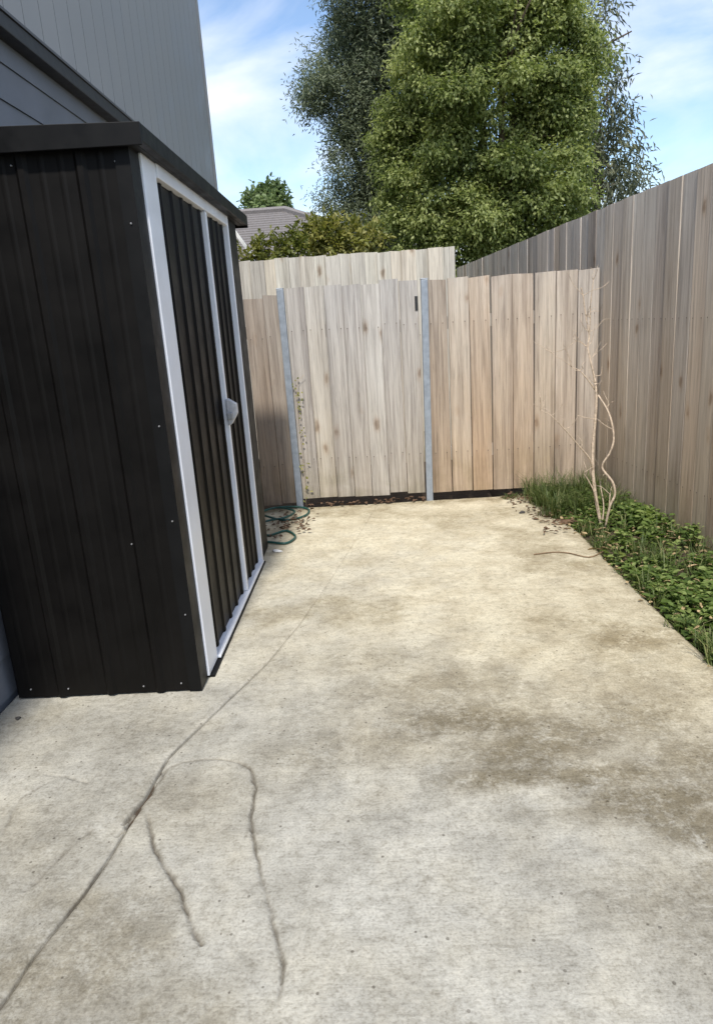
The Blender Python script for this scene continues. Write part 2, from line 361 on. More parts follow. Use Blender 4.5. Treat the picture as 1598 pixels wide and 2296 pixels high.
# a hairline on to the camera's feet
def dist_poly(X, Y, P):
    d = np.full(X.shape, 9.0); s = np.zeros(X.shape); n = len(P) - 1
    for i in range(n):
        ax, ay = P[i]; bx, by = P[i+1]; vx, vy = bx-ax, by-ay
        t = np.clip(((X-ax)*vx+(Y-ay)*vy)/(vx*vx+vy*vy+1e-12), 0, 1)
        dd = np.hypot(X-ax-t*vx, Y-ay-t*vy); m_ = dd < d; d[m_] = dd[m_]; s[m_] = (i + t[m_]) / n
    return d, s
STAIN = [((1000,1540),.36,.16,.6),((1080,1610),.34,.14,.8),((1180,1680),.26,.10,.9),((1130,1745),.18,.06,.95),((1330,1740),.32,.09,.85),
         ((880,1660),.30,.16,.6),((1480,1800),.28,.10,.95),((1620,1850),.22,.14,.95),((430,1790),.22,.14,.5),((320,1640),.3,.12,.3),((1500,2020),.18,.2,.55),
         ((280,2110),.12,.10,.2),((1260,1640),.3,.1,.75),((820,1480),.36,.12,.4),((1350,1440),.3,.3,.45),((1320,1260),.2,.35,.35),((690,1700),.2,.12,.5),
         ((1450,1600),.28,.2,.7),((1180,1400),.3,.25,.2),((60,2150),.3,.25,.2),((1450,1520),.5,.9,.45),((1200,1600),.7,.35,.45),((100,1900),.2,.2,.35),((1200,1250),.35,.2,.12),((1560,1700),.2,.15,.75)]
LIGHT = [((1200,1775),.11,.04,.95),((850,1340),.30,.5,.6),((1330,1900),.16,.08,.5),((1260,1800),.10,.03,.8),((740,1820),.14,.08,.6),((760,1180),.3,.3,.6)]
def slab(name, side):
    ys = np.concatenate([np.arange(-1.5,.9,.06), np.arange(.9,2.7,.0042), np.arange(2.7,5.25,.012), [5.25]])
    nu = 200 if side < 0 else 520
    u = np.linspace(0, 1, nu); Yg, U = np.meshgrid(ys, u, indexing='ij')
    gap = .0035*(1-.9*sstep(2.0,3.3,Yg))
    J = joint(Yg)
    if side < 0: X0 = np.full(Yg.shape, -1.502); X1 = J - gap
    else: X0 = J + gap; X1 = edge(Yg)
    X = X0 + (X1-X0)*U
    Z = .007*(fbm(X*1.7, Yg*1.7, 3, 3)-.5) + .003*(fbm(X*30, Yg*30, 3, 4)-.5)
    dj = np.abs(X-J); Z -= (.006*np.exp(-(dj/.008)**2))*(1-.6*sstep(2.6,3.6,Yg))
    crack = .95*np.exp(-(np.abs(X-J+.012*(fbm(X*25,Yg*25,4,63)-.5))/(.003+.008*fbm(X*14,Yg*14,4,61)**1.5))**2)*np.clip(.05+1.5*fbm(Yg*7, X*0, 4, 8)-.2,0,1)*(1-.97*sstep(1.9,3.2,Yg))
    wob = .022*(fbm(X*16, Yg*16, 5, 21)-.5); wob2 = .022*(fbm(X*16, Yg*16, 5, 31)-.5)
    for P, wd, dep in CR:
        d, s = dist_poly(X+wob, Yg+wob2, P)
        k = dep*np.exp(-(d/(wd*(.3+.55*fbm(s*24, s*0+wd*900, 5, 7)**1.3)))**2)*sstep(0,.06,s)*sstep(1,.93,s)
        k = k*np.clip(1.6*fbm(s*12, s*0, 4, 13)+.05,.2,1) + .22*dep*np.exp(-(d/(wd*1.9))**2)*fbm(X*20,Yg*20,3,15)*sstep(0,.06,s)*sstep(1,.93,s); crack = np.maximum(crack, np.clip(k,0,1)); Z -= .013*k
    if side > 0:
        de = X1 - X; Z -= .012*np.exp(-(de/.012)**2)
    nb = fbm(X*2.2+3, Yg*2.2, 4, 40); nf = fbm(X*9, Yg*9, 6, 41)
    warm = sstep(1.3,2.9,Yg+.7*(nb-.5)+.35*np.clip(X,-1,1.2)-.2)*(.45+.55*np.maximum(sstep(-.7,.6,X+.5*(nb-.5)), sstep(3.0,4.6,Yg)))
    warm = np.clip(warm*.95+.05 + .5*(nf-.5), 0, 1)
    st = np.zeros(X.shape)
    for (p, rx, ry, s) in STAIN:
        q = onz(*p); d = np.hypot((X-q[0])/rx, (Yg-q[1])/ry)
        st = np.maximum(st, s*sstep(1.9,-.1,d+1.3*(nf-.5)+1.1*(nb-.5)))
    for (p, rx, ry, s) in LIGHT:
        q = onz(*p); d = np.hypot((X-q[0])/rx, (Yg-q[1])/ry); st *= 1-s*sstep(1.3,.3,d+1.2*(nf-.5))
    st = np.clip(st + .45*sstep(.56,.72,nb)*(.4+nf), 0, 1)
    # grime that gathers at the shed foot, along the bed and under the gate
    st = np.maximum(st, .6*sstep(.14,.0,edge(Yg)-X+.14*(nf-.5))*sstep(.35,.6,nb+.15))
    st = np.maximum(st, .7*sstep(5.05,5.25,Yg+.25*(nf-.5)))
    ny, nx = X.shape; idx = np.arange(ny*nx).reshape(ny, nx)
    F = np.stack([idx[:-1,:-1],idx[:-1,1:],idx[1:,1:],idx[1:,:-1]],-1).reshape(-1,4)
    V = np.stack([X,Yg,Z],-1).reshape(-1,3)
    at = {'warm': warm.ravel(), 'stain': st.ravel(), 'crack': np.clip(crack,0,1).ravel()}
    # side skirts
    rimi = np.concatenate([idx[0], idx[1:,-1], idx[-1,::-1][1:], idx[::-1,0][1:]])
    V2 = V[rimi].copy(); V2[:,2] = -.125; n0 = len(V); k = len(rimi)
    i = np.arange(k-1); F2 = np.stack([rimi[:-1], n0+i, n0+i+1, rimi[1:]], -1)
    V = np.vstack([V, V2])
    at = {kk: np.concatenate([vv, vv[rimi]*(.3 if kk == 'crack' else 1)]) for kk, vv in at.items()}
    return npmesh(name, V, np.vstack([F, F2]), M['concrete'], at, True)
yard = MB().box(-1.50,1.10,-1.45,5.2,-.155,-.016).build('concrete_yard', M['soil']); tag(yard, kind='structure')
link('slab', slab('slab', -1), yard); link('slab', slab('slab', 1), yard)

# planting bed between slab and side fence
FX = lambda y: 1.80 - .083*(y - 3.95)           # line of the side fence
def bed():
    ys = np.linspace(-1.5, 10.2, 235); u = np.linspace(0, 1, 26); Y, U = np.meshgrid(ys, u, indexing='ij')
    X0 = np.where(Y < 5.25, edge(Y)-.03, .9-.0*Y); X1 = 1.80-.083*(Y-3.95)+.25; X = X0+(X1-X0)*U
    Z = -.055 + .075*U + .05*(fbm(X*6, Y*6, 4, 77)-.5) + .03*sstep(4.4,5.1,Y)
    Z = np.where(U == 0, -.13, Z)
    n = X.shape; i = np.arange(Y.size).reshape(n); F = np.stack([i[:-1,:-1],i[:-1,1:],i[1:,1:],i[1:,:-1]],-1).reshape(-1,4)
    return npmesh('garden_bed', np.stack([X,Y,Z],-1).reshape(-1,3), F, M['soil'], None, True)
tag(link('garden_bed', bed()), kind='structure')
tag(MB().box(-3, .9, 5.26, 7.6, -.17, -.05).build('soil_path', M['soil']), kind='structure')

# ------------------------------------------------------------------ fences
def board_mesh(wd, th, h, mat, seed, rag=.006, c_=.004):
    r = random.Random(seed); b_ = MB()
    zs = [0, h*.5, h]; hw = wd/2
    for i, z in enumerate(zs):
        dx = 0 if i != 1 else r.uniform(-.003, .003); t = r.uniform(-.004, .004) if i else 0
        za = z + (r.uniform(-rag,rag) if i == 2 else 0); zb = z + (r.uniform(-rag,rag) if i == 2 else 0)
        for (x, y, zz) in ((-hw+c_,-th,za),(hw-c_,-th,zb),(hw,-th+c_,zb),(hw,0,zb),(-hw,0,za),(-hw,-th+c_,za)):
            b_.v.append((x+dx, y+t, zz))
    for i in range(2):
        for k in range(6):
            j = (k+1) % 6; b_.f.append((i*6+k, i*6+j, i*6+6+j, i*6+6+k))
    b_.f.append((5,4,3,2,1,0)); b_.f.append(tuple(range(12,18)))
    return b_.mesh('board', mat)
def boards(parent, xs, wd, th, h, mat, zo=0, yo=None, jitter=.01, variants=6, hf=None):
    ms = [board_mesh(wd, th, h, mat, 31*i+len(xs)) for i in range(variants)]
    for i, x in enumerate(xs):
        o = link('board', ms[random.randrange(variants)], parent, (x, yo(i) if yo else 0, zo + random.uniform(-jitter, jitter)))
        o.rotation_euler = (random.uniform(-.002,.002), random.uniform(-.003,.003), random.uniform(-.01,.01))
GY = 5.30
# left panel
p = tag(empty('fence_panel', (0, GY, 0)), 'short run of brown upright boards between the black shed and the left steel post', 'fence', 'board panels of the gate line')
boards(p, [-.695-.148*i for i in range(6)], .144, .02, 1.56, M['wood_panel'], .03)
for z in (.3, 1.3): MB().box(-1.6,-.63,.002,.05,z,z+.09).build('rail', M['wood_gate'], p)
# gate
gt = tag(empty('board_gate', (0, GY, 0)), 'wooden gate of grey upright boards hung between two galvanised steel posts', 'gate')
boards(gt, [-.535+.1365*i for i in range(7)], .1335, .02, 1.575, M['wood_gate'], .065, lambda i: random.uniform(-.004,.003), .012)
for z in (.32, 1.28): MB().box(-.60,.345,.004,.05,z,z+.09).build('rail', M['wood_gate'], gt)
MB().box(.330,.352,-.03,-.021,1.425,1.525).build('hinge', M['hinge'], gt)
# right panel
p = tag(empty('fence_panel', (0, GY, 0)), 'panel of warm brown upright boards between the right steel post and side fence', 'fence', 'board panels of the gate line')
boards(p, [.487+.156*i for i in range(8)], .150, .02, 1.575, M['wood_panel'], .055, lambda i: random.uniform(-.003,.003), .006)
for z in (.32, 1.28): MB().box(.42,1.66,.004,.05,z,z+.09).build('rail', M['wood_gate'], p)
# steel posts
def steel_post(x, h, lab, lean):
    o = tag(empty('steel_post', (x, GY-.03, 0)), lab, 'post', 'galvanised gate posts')
    MB().box(-.025,.025,-.025,.025,-.1,h).build('shaft', M['galv'], o, .004)
    MB().box(-.027,.027,-.027,.027,h+.0005,h+.008).build('cap', M['galv'], o, .003)
    o.rotation_euler = (0, lean, 0); return o
steel_post(-.628, 1.635, 'grey galvanised square post left of the gate, hose lying at its foot', -.006)
steel_post(.383, 1.635, 'grey galvanised square post right of the gate, by the black hinge', .012)
# back fence
bf = tag(empty('board_fence', (0, 7.08, 0)), 'bleached pale board fence standing behind the gate, shrubs above it', 'fence')
xs = [.77-.122*i for i in range(24)]
boards(bf, xs, .138, .018, 2.06, M['wood_back'], -.05, lambda i: -.019*(i % 2), .006)
MB().box(-2.2,.82,.003,.05,1.6,1.69).build('rail', M['wood_back'], bf); MB().box(-2.2,.82,.003,.05,.4,.49).build('rail', M['wood_back'], bf)
# side fence
sf = tag(empty('board_fence', (FX(0), 0, 0)), 'tall grey brown paling fence along the garden bed on the right', 'fence')
sf.rotation_euler = (0, 0, math.atan2(-1, .083))   # local x runs towards the camera, local y out of the yard
LEN = 10.3
n = 0; s = -LEN; xs = []
while s < -1.2: xs.append(s); s += .150
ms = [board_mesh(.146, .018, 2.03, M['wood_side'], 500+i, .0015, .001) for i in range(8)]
for i, x in enumerate(xs):
    o = link('board', ms[random.randrange(8)], sf, (x, random.uniform(-.0012,.0012), .0 + random.uniform(-.0025,.0025)))
    o.rotation_euler = (random.uniform(-.001,.001), random.uniform(-.001,.001), random.uniform(-.004,.004))
cs = MB().box(-.03,.03,.003,.015,.01,2.0).mesh('added_gap_blocker', M['wood_side'])  # strips added behind the gaps to shut out light and keep joints dark
for x in xs[:-1]: link('added_gap_blocker', cs, sf, (x+.075, 0, 0))
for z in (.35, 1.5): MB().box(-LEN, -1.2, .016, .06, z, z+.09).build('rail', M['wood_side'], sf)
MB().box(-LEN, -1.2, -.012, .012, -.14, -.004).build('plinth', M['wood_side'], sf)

# ------------------------------------------------------------------ shed
sh = tag(empty('garden_shed', (0,0,0)), 'black ribbed steel garden shed with white framed doors facing the yard', 'shed')
SX0, SX1, SY0, SY1, SH = -1.475, -.745, 2.45, 4.27, 1.99
def ribbed(length, ribs, minor, h, depth=.010, th=.0015):
    """cross-section along u with trapezoid ribs; returns outline pts (u, out)"""
    pts = [(0, 0)]
    ev = sorted([(c_, 1) for c_ in ribs] + [(c_, 0) for c_ in minor])
    for c_, big in ev:
        a_, b_, d_ = (.021, .009, depth) if big else (.012, .003, depth*.13)
        if c_-a_ <= pts[-1][0] or c_+a_ >= length: continue
        pts += [(c_-a_, 0), (c_-b_, d_), (c_+b_, d_), (c_+a_, 0)]
    pts.append((length, 0)); return pts
def sheet(pts, th, frame, z0, z1):
    """frame(u, o) -> (x, y) ; thin sheet with thickness"""
    m = MB(); k = len(pts)
    for z in (z0, z1):
        for (u, o) in pts: m.v.append((*frame(u, o), z))
        for (u, o) in pts: m.v.append((*frame(u, o-th), z))
    for i in range(k-1):
        m.f.append((i, i+1, 2*k+i+1, 2*k+i)); m.f.append((k+i+1, k+i, 3*k+i, 3*k+i+1))
        m.f.append((i, k+i, k+i+1, i+1)); m.f.append((2*k+i, 2*k+i+1, 3*k+i+1, 3*k+i))
    m.f.append((0, 2*k, 3*k, k)); m.f.append((k-1, 2*k-1, 4*k-1, 3*k-1))
    return m
wl = SX1 - SX0
ribs = [.18, .375, .57]; minor = [.245, .31, .44, .505, .635, .115, .05]
sheet(ribbed(wl, ribs, minor, SH), .002, lambda u, o: (SX0+u, SY0-o), .008, SH-.03).build('end_wall', M['black_steel'], sh)
sheet(ribbed(wl, ribs, minor, SH), .002, lambda u, o: (SX0+u, SY1+o), .008, SH-.03).build('end_wall', M['black_steel'], sh)
sheet(ribbed(SY1-SY0, [.18+.195*i for i in range(8)], [], SH), .002, lambda u, o: (SX0-o, SY0+u), .008, SH-.03).build('back_wall', M['black_steel'], sh)
# corner channels
MB().prism([(SX1-.045,SY0-.006),(SX1+.004,SY0-.006),(SX1+.004,SY0+.095),(SX1+.0005,SY0+.095),(SX1+.0005,SY0-.0025),(SX1-.045,SY0-.0025)], 'z', .006, SH-.02).build('corner_channel', M['black_trim'], sh)
MB().box(SX1-.004,SX1+.004,3.985,SY1+.004,.006,SH-.02).build('corner_channel', M['black_trim'], sh, .002)
# doors and frame on the yard side (x = SX1)
fx = SX1 + .006
MB().box(fx-.02,fx+.006,2.548,2.705,.012,1.955).build('door_jamb', M['white_alu'], sh, .004)
MB().box(fx-.02,fx+.012,2.706,3.955,1.905,1.955).build('door_header', M['white_alu'], sh, .004)
MB().box(fx-.02,fx+.012,3.956,3.984,.012,1.955).build('door_jamb', M['white_alu'], sh, .003)
MB().box(fx-.02,fx+.020,2.706,3.955,.0125,.026).build('door_track', M['white_alu'], sh, .003)
MB().box(fx-.02,fx+.024,2.56,3.985,.001,.0095).build('door_sill', M['black_trim'], sh)
def leaf(y0, y1, n, stile):
    ln = y1-y0; rb = [ln*(i+.6)/n for i in range(n)]
    d = sheet(ribbed(ln, rb, [], 1), .002, lambda u, o: (fx-.016+o*.9, y0+u), .0285, 1.903).build('door', M['black_steel'], sh)
    if stile: MB().box(fx-.017,fx+.010,y1-.030,y1-.0005,.0295,1.902).build('stile', M['white_alu'], d, .003)
    return d
d1 = leaf(2.707, 3.475, 5, True); d2 = leaf(3.478, 3.954, 4, False)
hx = fx+.0105
MB().prism([(hx,.91),(hx+.018,.918),(hx+.050,.968),(hx+.050,1.015),(hx+.010,1.042),(hx,1.042)], 'y', 3.425, 3.462).build('latch', M['latch'], d1, .004)
MB().box(hx+.0005,hx+.03,3.412,3.4245,.94,.975).build('padlock', M['screw'], d1, .004)
# roof: thin skillion sheet rising a little to the back, dark edge trims
rf = MB().prism([(SX0-.02,SH+.044),(SX0-.02,SH+.032),(SX1+.03,SH+.002),(SX1+.03,SH+.014)][::-1], 'y', SY0-.03, SY1+.10).build('roof', M['black_steel'], sh)
MB().prism([(SX0-.025,SH-.035),(SX1+.060,SH-.047),(SX1+.060,SH+.020),(SX0-.025,SH+.050)], 'y', SY0-.042, SY0-.0301).build('edge_trim', M['black_trim'], rf, .002)
MB().box(SX1+.0302,SX1+.060,SY0-.0300,SY1+.10,SH-.036,SH+.0195).build('edge_trim', M['black_trim'], rf, .003)
MB().box(SX1+.0045,SX1+.030,SY0-.03,SY1+.10,SH-.036,SH-.026).build('eave_flange', M['black_trim'], rf)
MB().prism([(SX0-.025,SH-.035),(SX1+.060,SH-.047),(SX1+.060,SH+.020),(SX0-.025,SH+.050)], 'y', SY1+.1001, SY1+.112).build('edge_trim', M['black_trim'], rf, .002)
def screw_mesh():
    m = MB(); m.tube([(0,0,0),(0,-.004,0),(0,-.0055,0)], [.0034,.0032,.002], 6); return m.mesh('screw', M['screw'])
sm = screw_mesh()
for x, z in [(-1.42,.045),(-1.27,.04),(-1.1,.045),(-.97,.035),(-.82,.04),(-1.13,1.92),(-.79,1.91),(-.93,.62),(-.765,1.72),(-.765,1.05),(-.765,.7),(-.765,.33)]:
    big = -.0065 if x > -.79 else -.0005
    link('screw', sm, sh, (x, SY0 + big, z))

# ------------------------------------------------------------------ own house on the left: eave over the shed, tall clad storey behind
ho = tag(empty('house', (-2.3, 6, 0)), 'tall house on the left, grey grooved upper storey above blue grey weatherboards', 'house')
ho_off = (2.3, -6, 0)
def hpart(mb, name, mat, bevel=0, par=None):
    o = mb.build(name, M[mat], par or ho, bevel)
    if par is None: o.location = ho_off
    return o
hpart(MB().box(-1.75,-1.545,-1.5,7.0,-.15,2.70), 'wall_core', 'house_wall')
wb = MB().prism([(-1.545,0),(-1.522,0),(-1.5225,.012),(-1.530,.158),(-1.545,.158)], 'y', -1.5, 7.0).mesh('weatherboard', M['weatherboard'])
for i in range(18): link('weatherboard', wb, ho, (ho_off[0], ho_off[1], -.15+.1585*i))
hpart(MB().box(-1.545,-1.46,-1.5,7.0,2.645,2.712), 'fascia', 'fascia', .004)
hpart(MB().prism([(-1.545,2.7125),(-1.452,2.7125),(-1.452,2.725),(-2.29,3.10),(-2.29,3.05)], 'y', -1.5, 7.0), 'lower_roof', 'roof_iron')
# upper storey, cladding boards on its yard face (x = -2.3)
hpart(MB().box(-6.3,-2.325,3.5,11.98,2.5,8.5), 'upper_wall', 'grey_clad')
bm_ = MB().prism([(-.0,.005),(.0,.295),(.013,.295),(.013,.005)][::-1], 'z', 2.9, 8.5).mesh('cladding_board', M['grey_clad'])
y = 3.5
while y < 11.7:
    o = link('cladding_board', bm_, ho, (2.3-2.325, -6+y, 0)); y += .30
hpart(MB().box(-2.328,-2.30,11.9,12.02,2.9,8.5), 'corner_flashing', 'grey_clad', .003)

# ------------------------------------------------------------------ neighbour's house far behind
nh = tag(empty('neighbour_house', (-4, 20, 0)), 'distant house with grey tiled hip roof behind the back fence', 'house')
def npart(mb, name, mat):
    o = mb.build(name, M[mat], nh); o.location = (4, -20, 0); return o
npart(MB().box(-9.5,1.0,17,25,-.1,2.75), 'wall', 'cream')
ridge = onz(640, 474, 4.45); YR, ZR = 20.6, 4.5
rx1 = ony(640, 474, YR)[0]; ZR = ony(640, 474, YR)[2]
rr = MB(); rows = 22
e0, e1, YE, ZE = -10.0, 1.6, 16.6, 2.7
for i in range(rows):
    t0, t1 = i/rows, (i+1)/rows
    ya, yb = YE+(YR-YE)*t0, YE+(YR-YE)*t1; za, zb = ZE+(ZR-ZE)*t0, ZE+(ZR-ZE)*t1
    xa, xb = e1+(rx1-e1)*t0, e1+(rx1-e1)*t1
    n0 = len(rr.v); l = .035
    rr.v += [(e0,ya,za+l),(xa,ya,za+l),(xb,yb,zb),(e0,yb,zb),(e0,ya,za),(xa,ya,za)]
    rr.f += [(n0,n0+1,n0+2,n0+3),(n0+4,n0+5,n0+1,n0)]
    # hip side
    n0 = len(rr.v); y2a = 25.0-(25.0-YR)*t0; y2b = 25.0-(25.0-YR)*t1
    rr.v += [(xa,ya,za+l),(xa,y2a,za+l),(xb,y2b,zb),(xb,yb,zb)]; rr.f += [(n0,n0+1,n0+2,n0+3)]
npart(rr, 'roof', 'tile')
npart(MB().tube([(e1,YE,ZE+.06),(rx1,YR,ZR+.05)], .09, 6), 'hip_cap', 'tile'); npart(MB().tube([(e0,YR,ZR+.05),(rx1,YR,ZR+.05)], .09, 6), 'ridge_cap', 'tile')
a_, b_ = ony(533, 520, 15.9), ony(575, 580, 15.9)
npart(MB().prism([(a_[0]-.5,a_[2]+.75),(b_[0],b_[2]),(b_[0],b_[2]-.12),(a_[0]-.5,a_[2]+.63)][::-1], 'y', 15.9, 15.96), 'barge_board', 'white_board')

# ------------------------------------------------------------------ foliage
def unit(a_): return a_/np.maximum(np.linalg.norm(a_, axis=1, keepdims=True), 1e-9)
def leaf_cloud(C, D, Nn, ln, wd, rnd, shape='leaf', droop=.0):
    """one folded leaf per row: C base, D direction, Nn normal"""
    n = len(C); S = unit(np.cross(D, Nn)); Nn = unit(np.cross(S, D))
    ln = ln[:,None]; wd = wd[:,None]
    if shape == 'leaf':       # 6 points, two creased halves
        prof = [(0,0,0),(.35,.5,.10),(.75,.36,.06),(1,0,-.12),(.75,-.36,.06),(.35,-.5,.10)]
        tri = [(0,1,2),(0,2,3),(0,3,4),(0,4,5)]
    elif shape == 'lobed':    # five-pointed broad leaf
        prof = [(0,0,0),(.10,.42,.05),(.48,.30,.03),(.62,.56,.0),(.72,.2,.02),(1.05,0,-.15),(.72,-.2,.02),(.62,-.56,.0),(.48,-.30,.03),(.10,-.42,.05)]
        tri = [(0,1,2),(0,2,4),(2,3,4),(0,4,5),(0,5,6),(0,6,8),(6,7,8),(0,8,9)]
    else:                     # narrow
        prof = [(0,0,0),(.45,.5,.05),(1,0,-.15),(.45,-.5,.05)]; tri = [(0,1,2),(0,2,3)]
    V = np.stack([C + D*(ln*p[0]) + S*(wd*p[1]) + Nn*(ln*p[2]) for p in prof], 1)
    k = len(prof); F = (np.arange(n)[:,None,None]*k + np.array(tri)[None]).reshape(-1,3)
    return V.reshape(-1,3), F, np.repeat(rnd, k)
def crown_mesh(name, blobs, per_area, spr, ln, wd, shape, mat, seed, up=.35, hang=.25, inner=.35, spread=.16, flat=.75, lobes=0):
    """blobs: (centre, radius). Sprigs are scattered through each blob, leaves sit on the sprigs."""
    r = np.random.default_rng(seed); Cs=[];Ds=[];Ns=[];Rn=[]
    sub = []
    for (c_, rad) in blobs:
        c_ = np.array(c_, float)
        if lobes:
            sub.append((c_, rad*.62, .30))
            for k in range(lobes):
                d = nrm(r.normal(size=3)); d[1] = -abs(d[1])*.8 if r.random() < .7 else d[1]
                sub.append((c_+d*rad*r.uniform(.55,1.05), rad*r.uniform(.18,.42), 1.0))
        else: sub.append((c_, rad, 1.0))
    for (c_, rad, dn) in sub:
        ns = max(6, int(dn*per_area*4*math.pi*rad*rad))
        d = unit(r.normal(size=(ns,3))); q = np.where(r.random(ns) < inner, r.uniform(.3,.85,ns), r.uniform(.82,1.06,ns))
        lump = .82+.36*vnoise(d[:,0]*2.6+c_[0]*3+5, d[:,2]*2.6+d[:,1]*1.7+c_[2], seed)
        pc = c_ + d*np.array([1,1,flat+.15])*(rad*q*lump)[:,None]
        sd_ = unit(d + np.array([0,0,up-.25]) + r.normal(size=(ns,3))*.45)     # the sprig's own direction
        tone = np.clip(.5+.2*r.normal()+.25*r.normal(size=ns), 0, 1)
        k = spr; t = np.tile(np.linspace(0,1,k), ns); rep = lambda A: np.repeat(A, k, 0)
        base = rep(pc) + rep(sd_)*(t[:,None]-.3)*spread*2 + r.normal(size=(ns*k,3))*spread*.32
        side = unit(r.normal(size=(ns*k,3))); dd = unit(rep(sd_)*.7 + side*.75 + np.array([0,0,-hang]))
        nn = unit(rep(d)*.55 + np.array([0,0,.75]) + r.normal(size=(ns*k,3))*.42)
        Cs.append(base); Ds.append(dd); Ns.append(nn); Rn.append(np.clip(rep(tone)+.16*r.normal(size=ns*k),0,1))
    C=np.vstack(Cs);D=np.vstack(Ds);Nn=np.vstack(Ns);Rn=np.concatenate(Rn)
    L_ = ln*r.uniform(.65,1.25,len(C)); W_ = wd*r.uniform(.75,1.2,len(C))
    V,F,A = leaf_cloud(C,D,Nn,L_,W_,Rn,shape)
    return npmesh(name, V, F, mat, {'rnd': A})
def tree(name, label, cat, base, blobs, bark, leafargs, r0, group=None, kind_crown=True, limbs=9, sticks=()):
    t = tag(empty(name, base), label, cat, group); B = Vector(base)
    def off(o): o.location = -B; return o
    top = np.mean([b_[0] for b_ in blobs], 0); r = random.Random(len(blobs)*7+limbs)
    fork = B + (Vector(top)-B)*.42
    tr = MB(); mid = B.lerp(fork, .5) + Vector((r.uniform(-.12,.12), r.uniform(-.1,.1), 0))
    tr.tube(catmull([B-Vector((0,0,.1)), mid, fork], 5), list(np.linspace(r0, r0*.7, 11)), 9)
    off(tr.build('trunk', M[bark], t, 0, True))
    for (c_, rad) in sorted(blobs, key=lambda q: -q[1])[:limbs]:
        e = Vector(c_); m1 = fork.lerp(e, .5) + Vector((r.uniform(-.2,.2), r.uniform(-.2,.2), .15))
        p_ = catmull([fork - Vector((0,0,.05)), m1, e], 5); lm = MB(); lm.tube(p_, list(np.linspace(r0*.5, r0*.10, len(p_))), 6)
        for k in range(3):
            e2 = e + Vector((r.uniform(-1,1), r.uniform(-1,1), r.uniform(-.5,.8)))*rad*.8
            lm.tube([m1.lerp(e,.4+.2*k), (m1.lerp(e,.6+.2*k)+e2)/2, e2], [r0*.16, r0*.1, r0*.04], 5)
        off(lm.build('limb', M[bark], t, 0, True))
    for pts, ra in sticks: off(MB().tube(catmull(pts,4), list(np.linspace(ra, ra*.35, 4*(len(pts)-1)+1)), 6).build('bare_branch', M[bark], t, 0, True))
    o = link('crown', crown_mesh('crown', blobs, **leafargs), t); off(o); return t
def px(bl, D, jit, seed):
    r = random.Random(seed); o = []
    for (u, v, rad) in bl:
        y = D + r.uniform(-jit, jit); o.append((ony(u, v, y), rad*y/FOC))
    return o
# dark narrow-leaved tree, left
bl = px([(730,190,62),(790,125,80),(775,275,85),(850,60,105),(805,395,72),(860,330,100),(765,452,48),(850,470,80),(885,200,100),(840,-60,120),(905,510,70),(810,520,60),(950,60,110),(775,45,36),(705,235,34)], 13.6, .5, 1)
tree('evergreen_tree', 'dark blue green narrow leaved tree, left of the bright leafy tree', 'tree', (.6,13.8,-.16), bl, 'dark_bark',
     dict(lobes=12, per_area=85, spr=9, ln=.085, wd=.020, shape='narrow', mat=M['leaf_dark'], seed=3, up=.45, hang=.15, inner=.5, spread=.17), .17)
# bright broad-leaved tree, middle
bl = px([(960,255,110),(905,385,72),(1010,150,120),(1120,90,130),(1215,170,110),(1100,300,150),(1225,320,95),(1000,430,110),(1120,450,140),(965,515,75),(1060,555,95),(1255,440,85),(1180,540,90),(1255,240,60),(915,310,75),(1100,-60,150),(990,30,90),(1220,20,100),(960,590,60),(1110,610,80)], 11.4, .45, 2)
tree('broadleaf_tree', 'big bright green broad leaved tree rising over the corner of the fences', 'tree', (2.0,11.8,-.16), bl, 'bark',
     dict(lobes=15, flat=.3, per_area=95, spr=10, ln=.062, wd=.036, shape='narrow', mat=M['leaf_maple'], seed=5, up=.0, hang=.45, inner=.3, spread=.12), .2)
# thin gum behind on the right
bl = px([(1372,215,45),(1395,265,34),(1345,300,50),(1375,365,52),(1420,405,38),(1335,240,50),(1350,400,60),(1440,425,25),(1380,320,45),(1320,150,50),(1300,50,70),(1300,380,80),(1345,40,38),(1270,470,70),(1395,180,25),(1330,430,50),(1400,440,40)], 13.0, .5, 3)
st = [([ony(1290,150,13), ony(1345,108,13), ony(1415,70,13)], .03), ([ony(1300,180,13), ony(1350,215,13.1), ony(1390,250,13)], .02), ([ony(1300,420,13), ony(1370,380,13), ony(1430,390,13)], .02)]
tree('gum_tree', 'thin leaved open tree with a bare branch against blue sky, on the right', 'tree', (3.9,13.2,-.16), bl, 'bark',
     dict(per_area=19, spr=8, ln=.14, wd=.032, shape='narrow', mat=M['leaf_gum'], seed=9, up=.1, hang=.55, inner=.45, spread=.19), .13, sticks=st)
# shrubs above the back fence
bl = px([(565,572,24),(610,566,30),(652,558,32)], 8.6, .25, 4)
tree('shrub', 'yellow green shrub peeping over the back fence beside the shed', 'shrub', (-1.0,8.7,-.16), bl, 'bark',
     dict(per_area=150, spr=7, ln=.075, wd=.034, shape='leaf', mat=M['leaf_yellow'], seed=11, up=.6, hang=.0, inner=.4, spread=.07), .04, 'shrubs over the back fence', limbs=3)
bl = px([(700,545,32),(745,540,36),(790,545,34),(832,540,30),(725,515,22),(690,528,24)], 8.9, .25, 5)
tree('shrub', 'yellow green shrub over the back fence in front of the dark tree', 'shrub', (-.2,9.0,-.16), bl, 'bark',
     dict(per_area=140, spr=7, ln=.08, wd=.036, shape='leaf', mat=M['leaf_yellow'], seed=12, up=.6, hang=.0, inner=.4, spread=.08), .045, 'shrubs over the back fence', limbs=3)
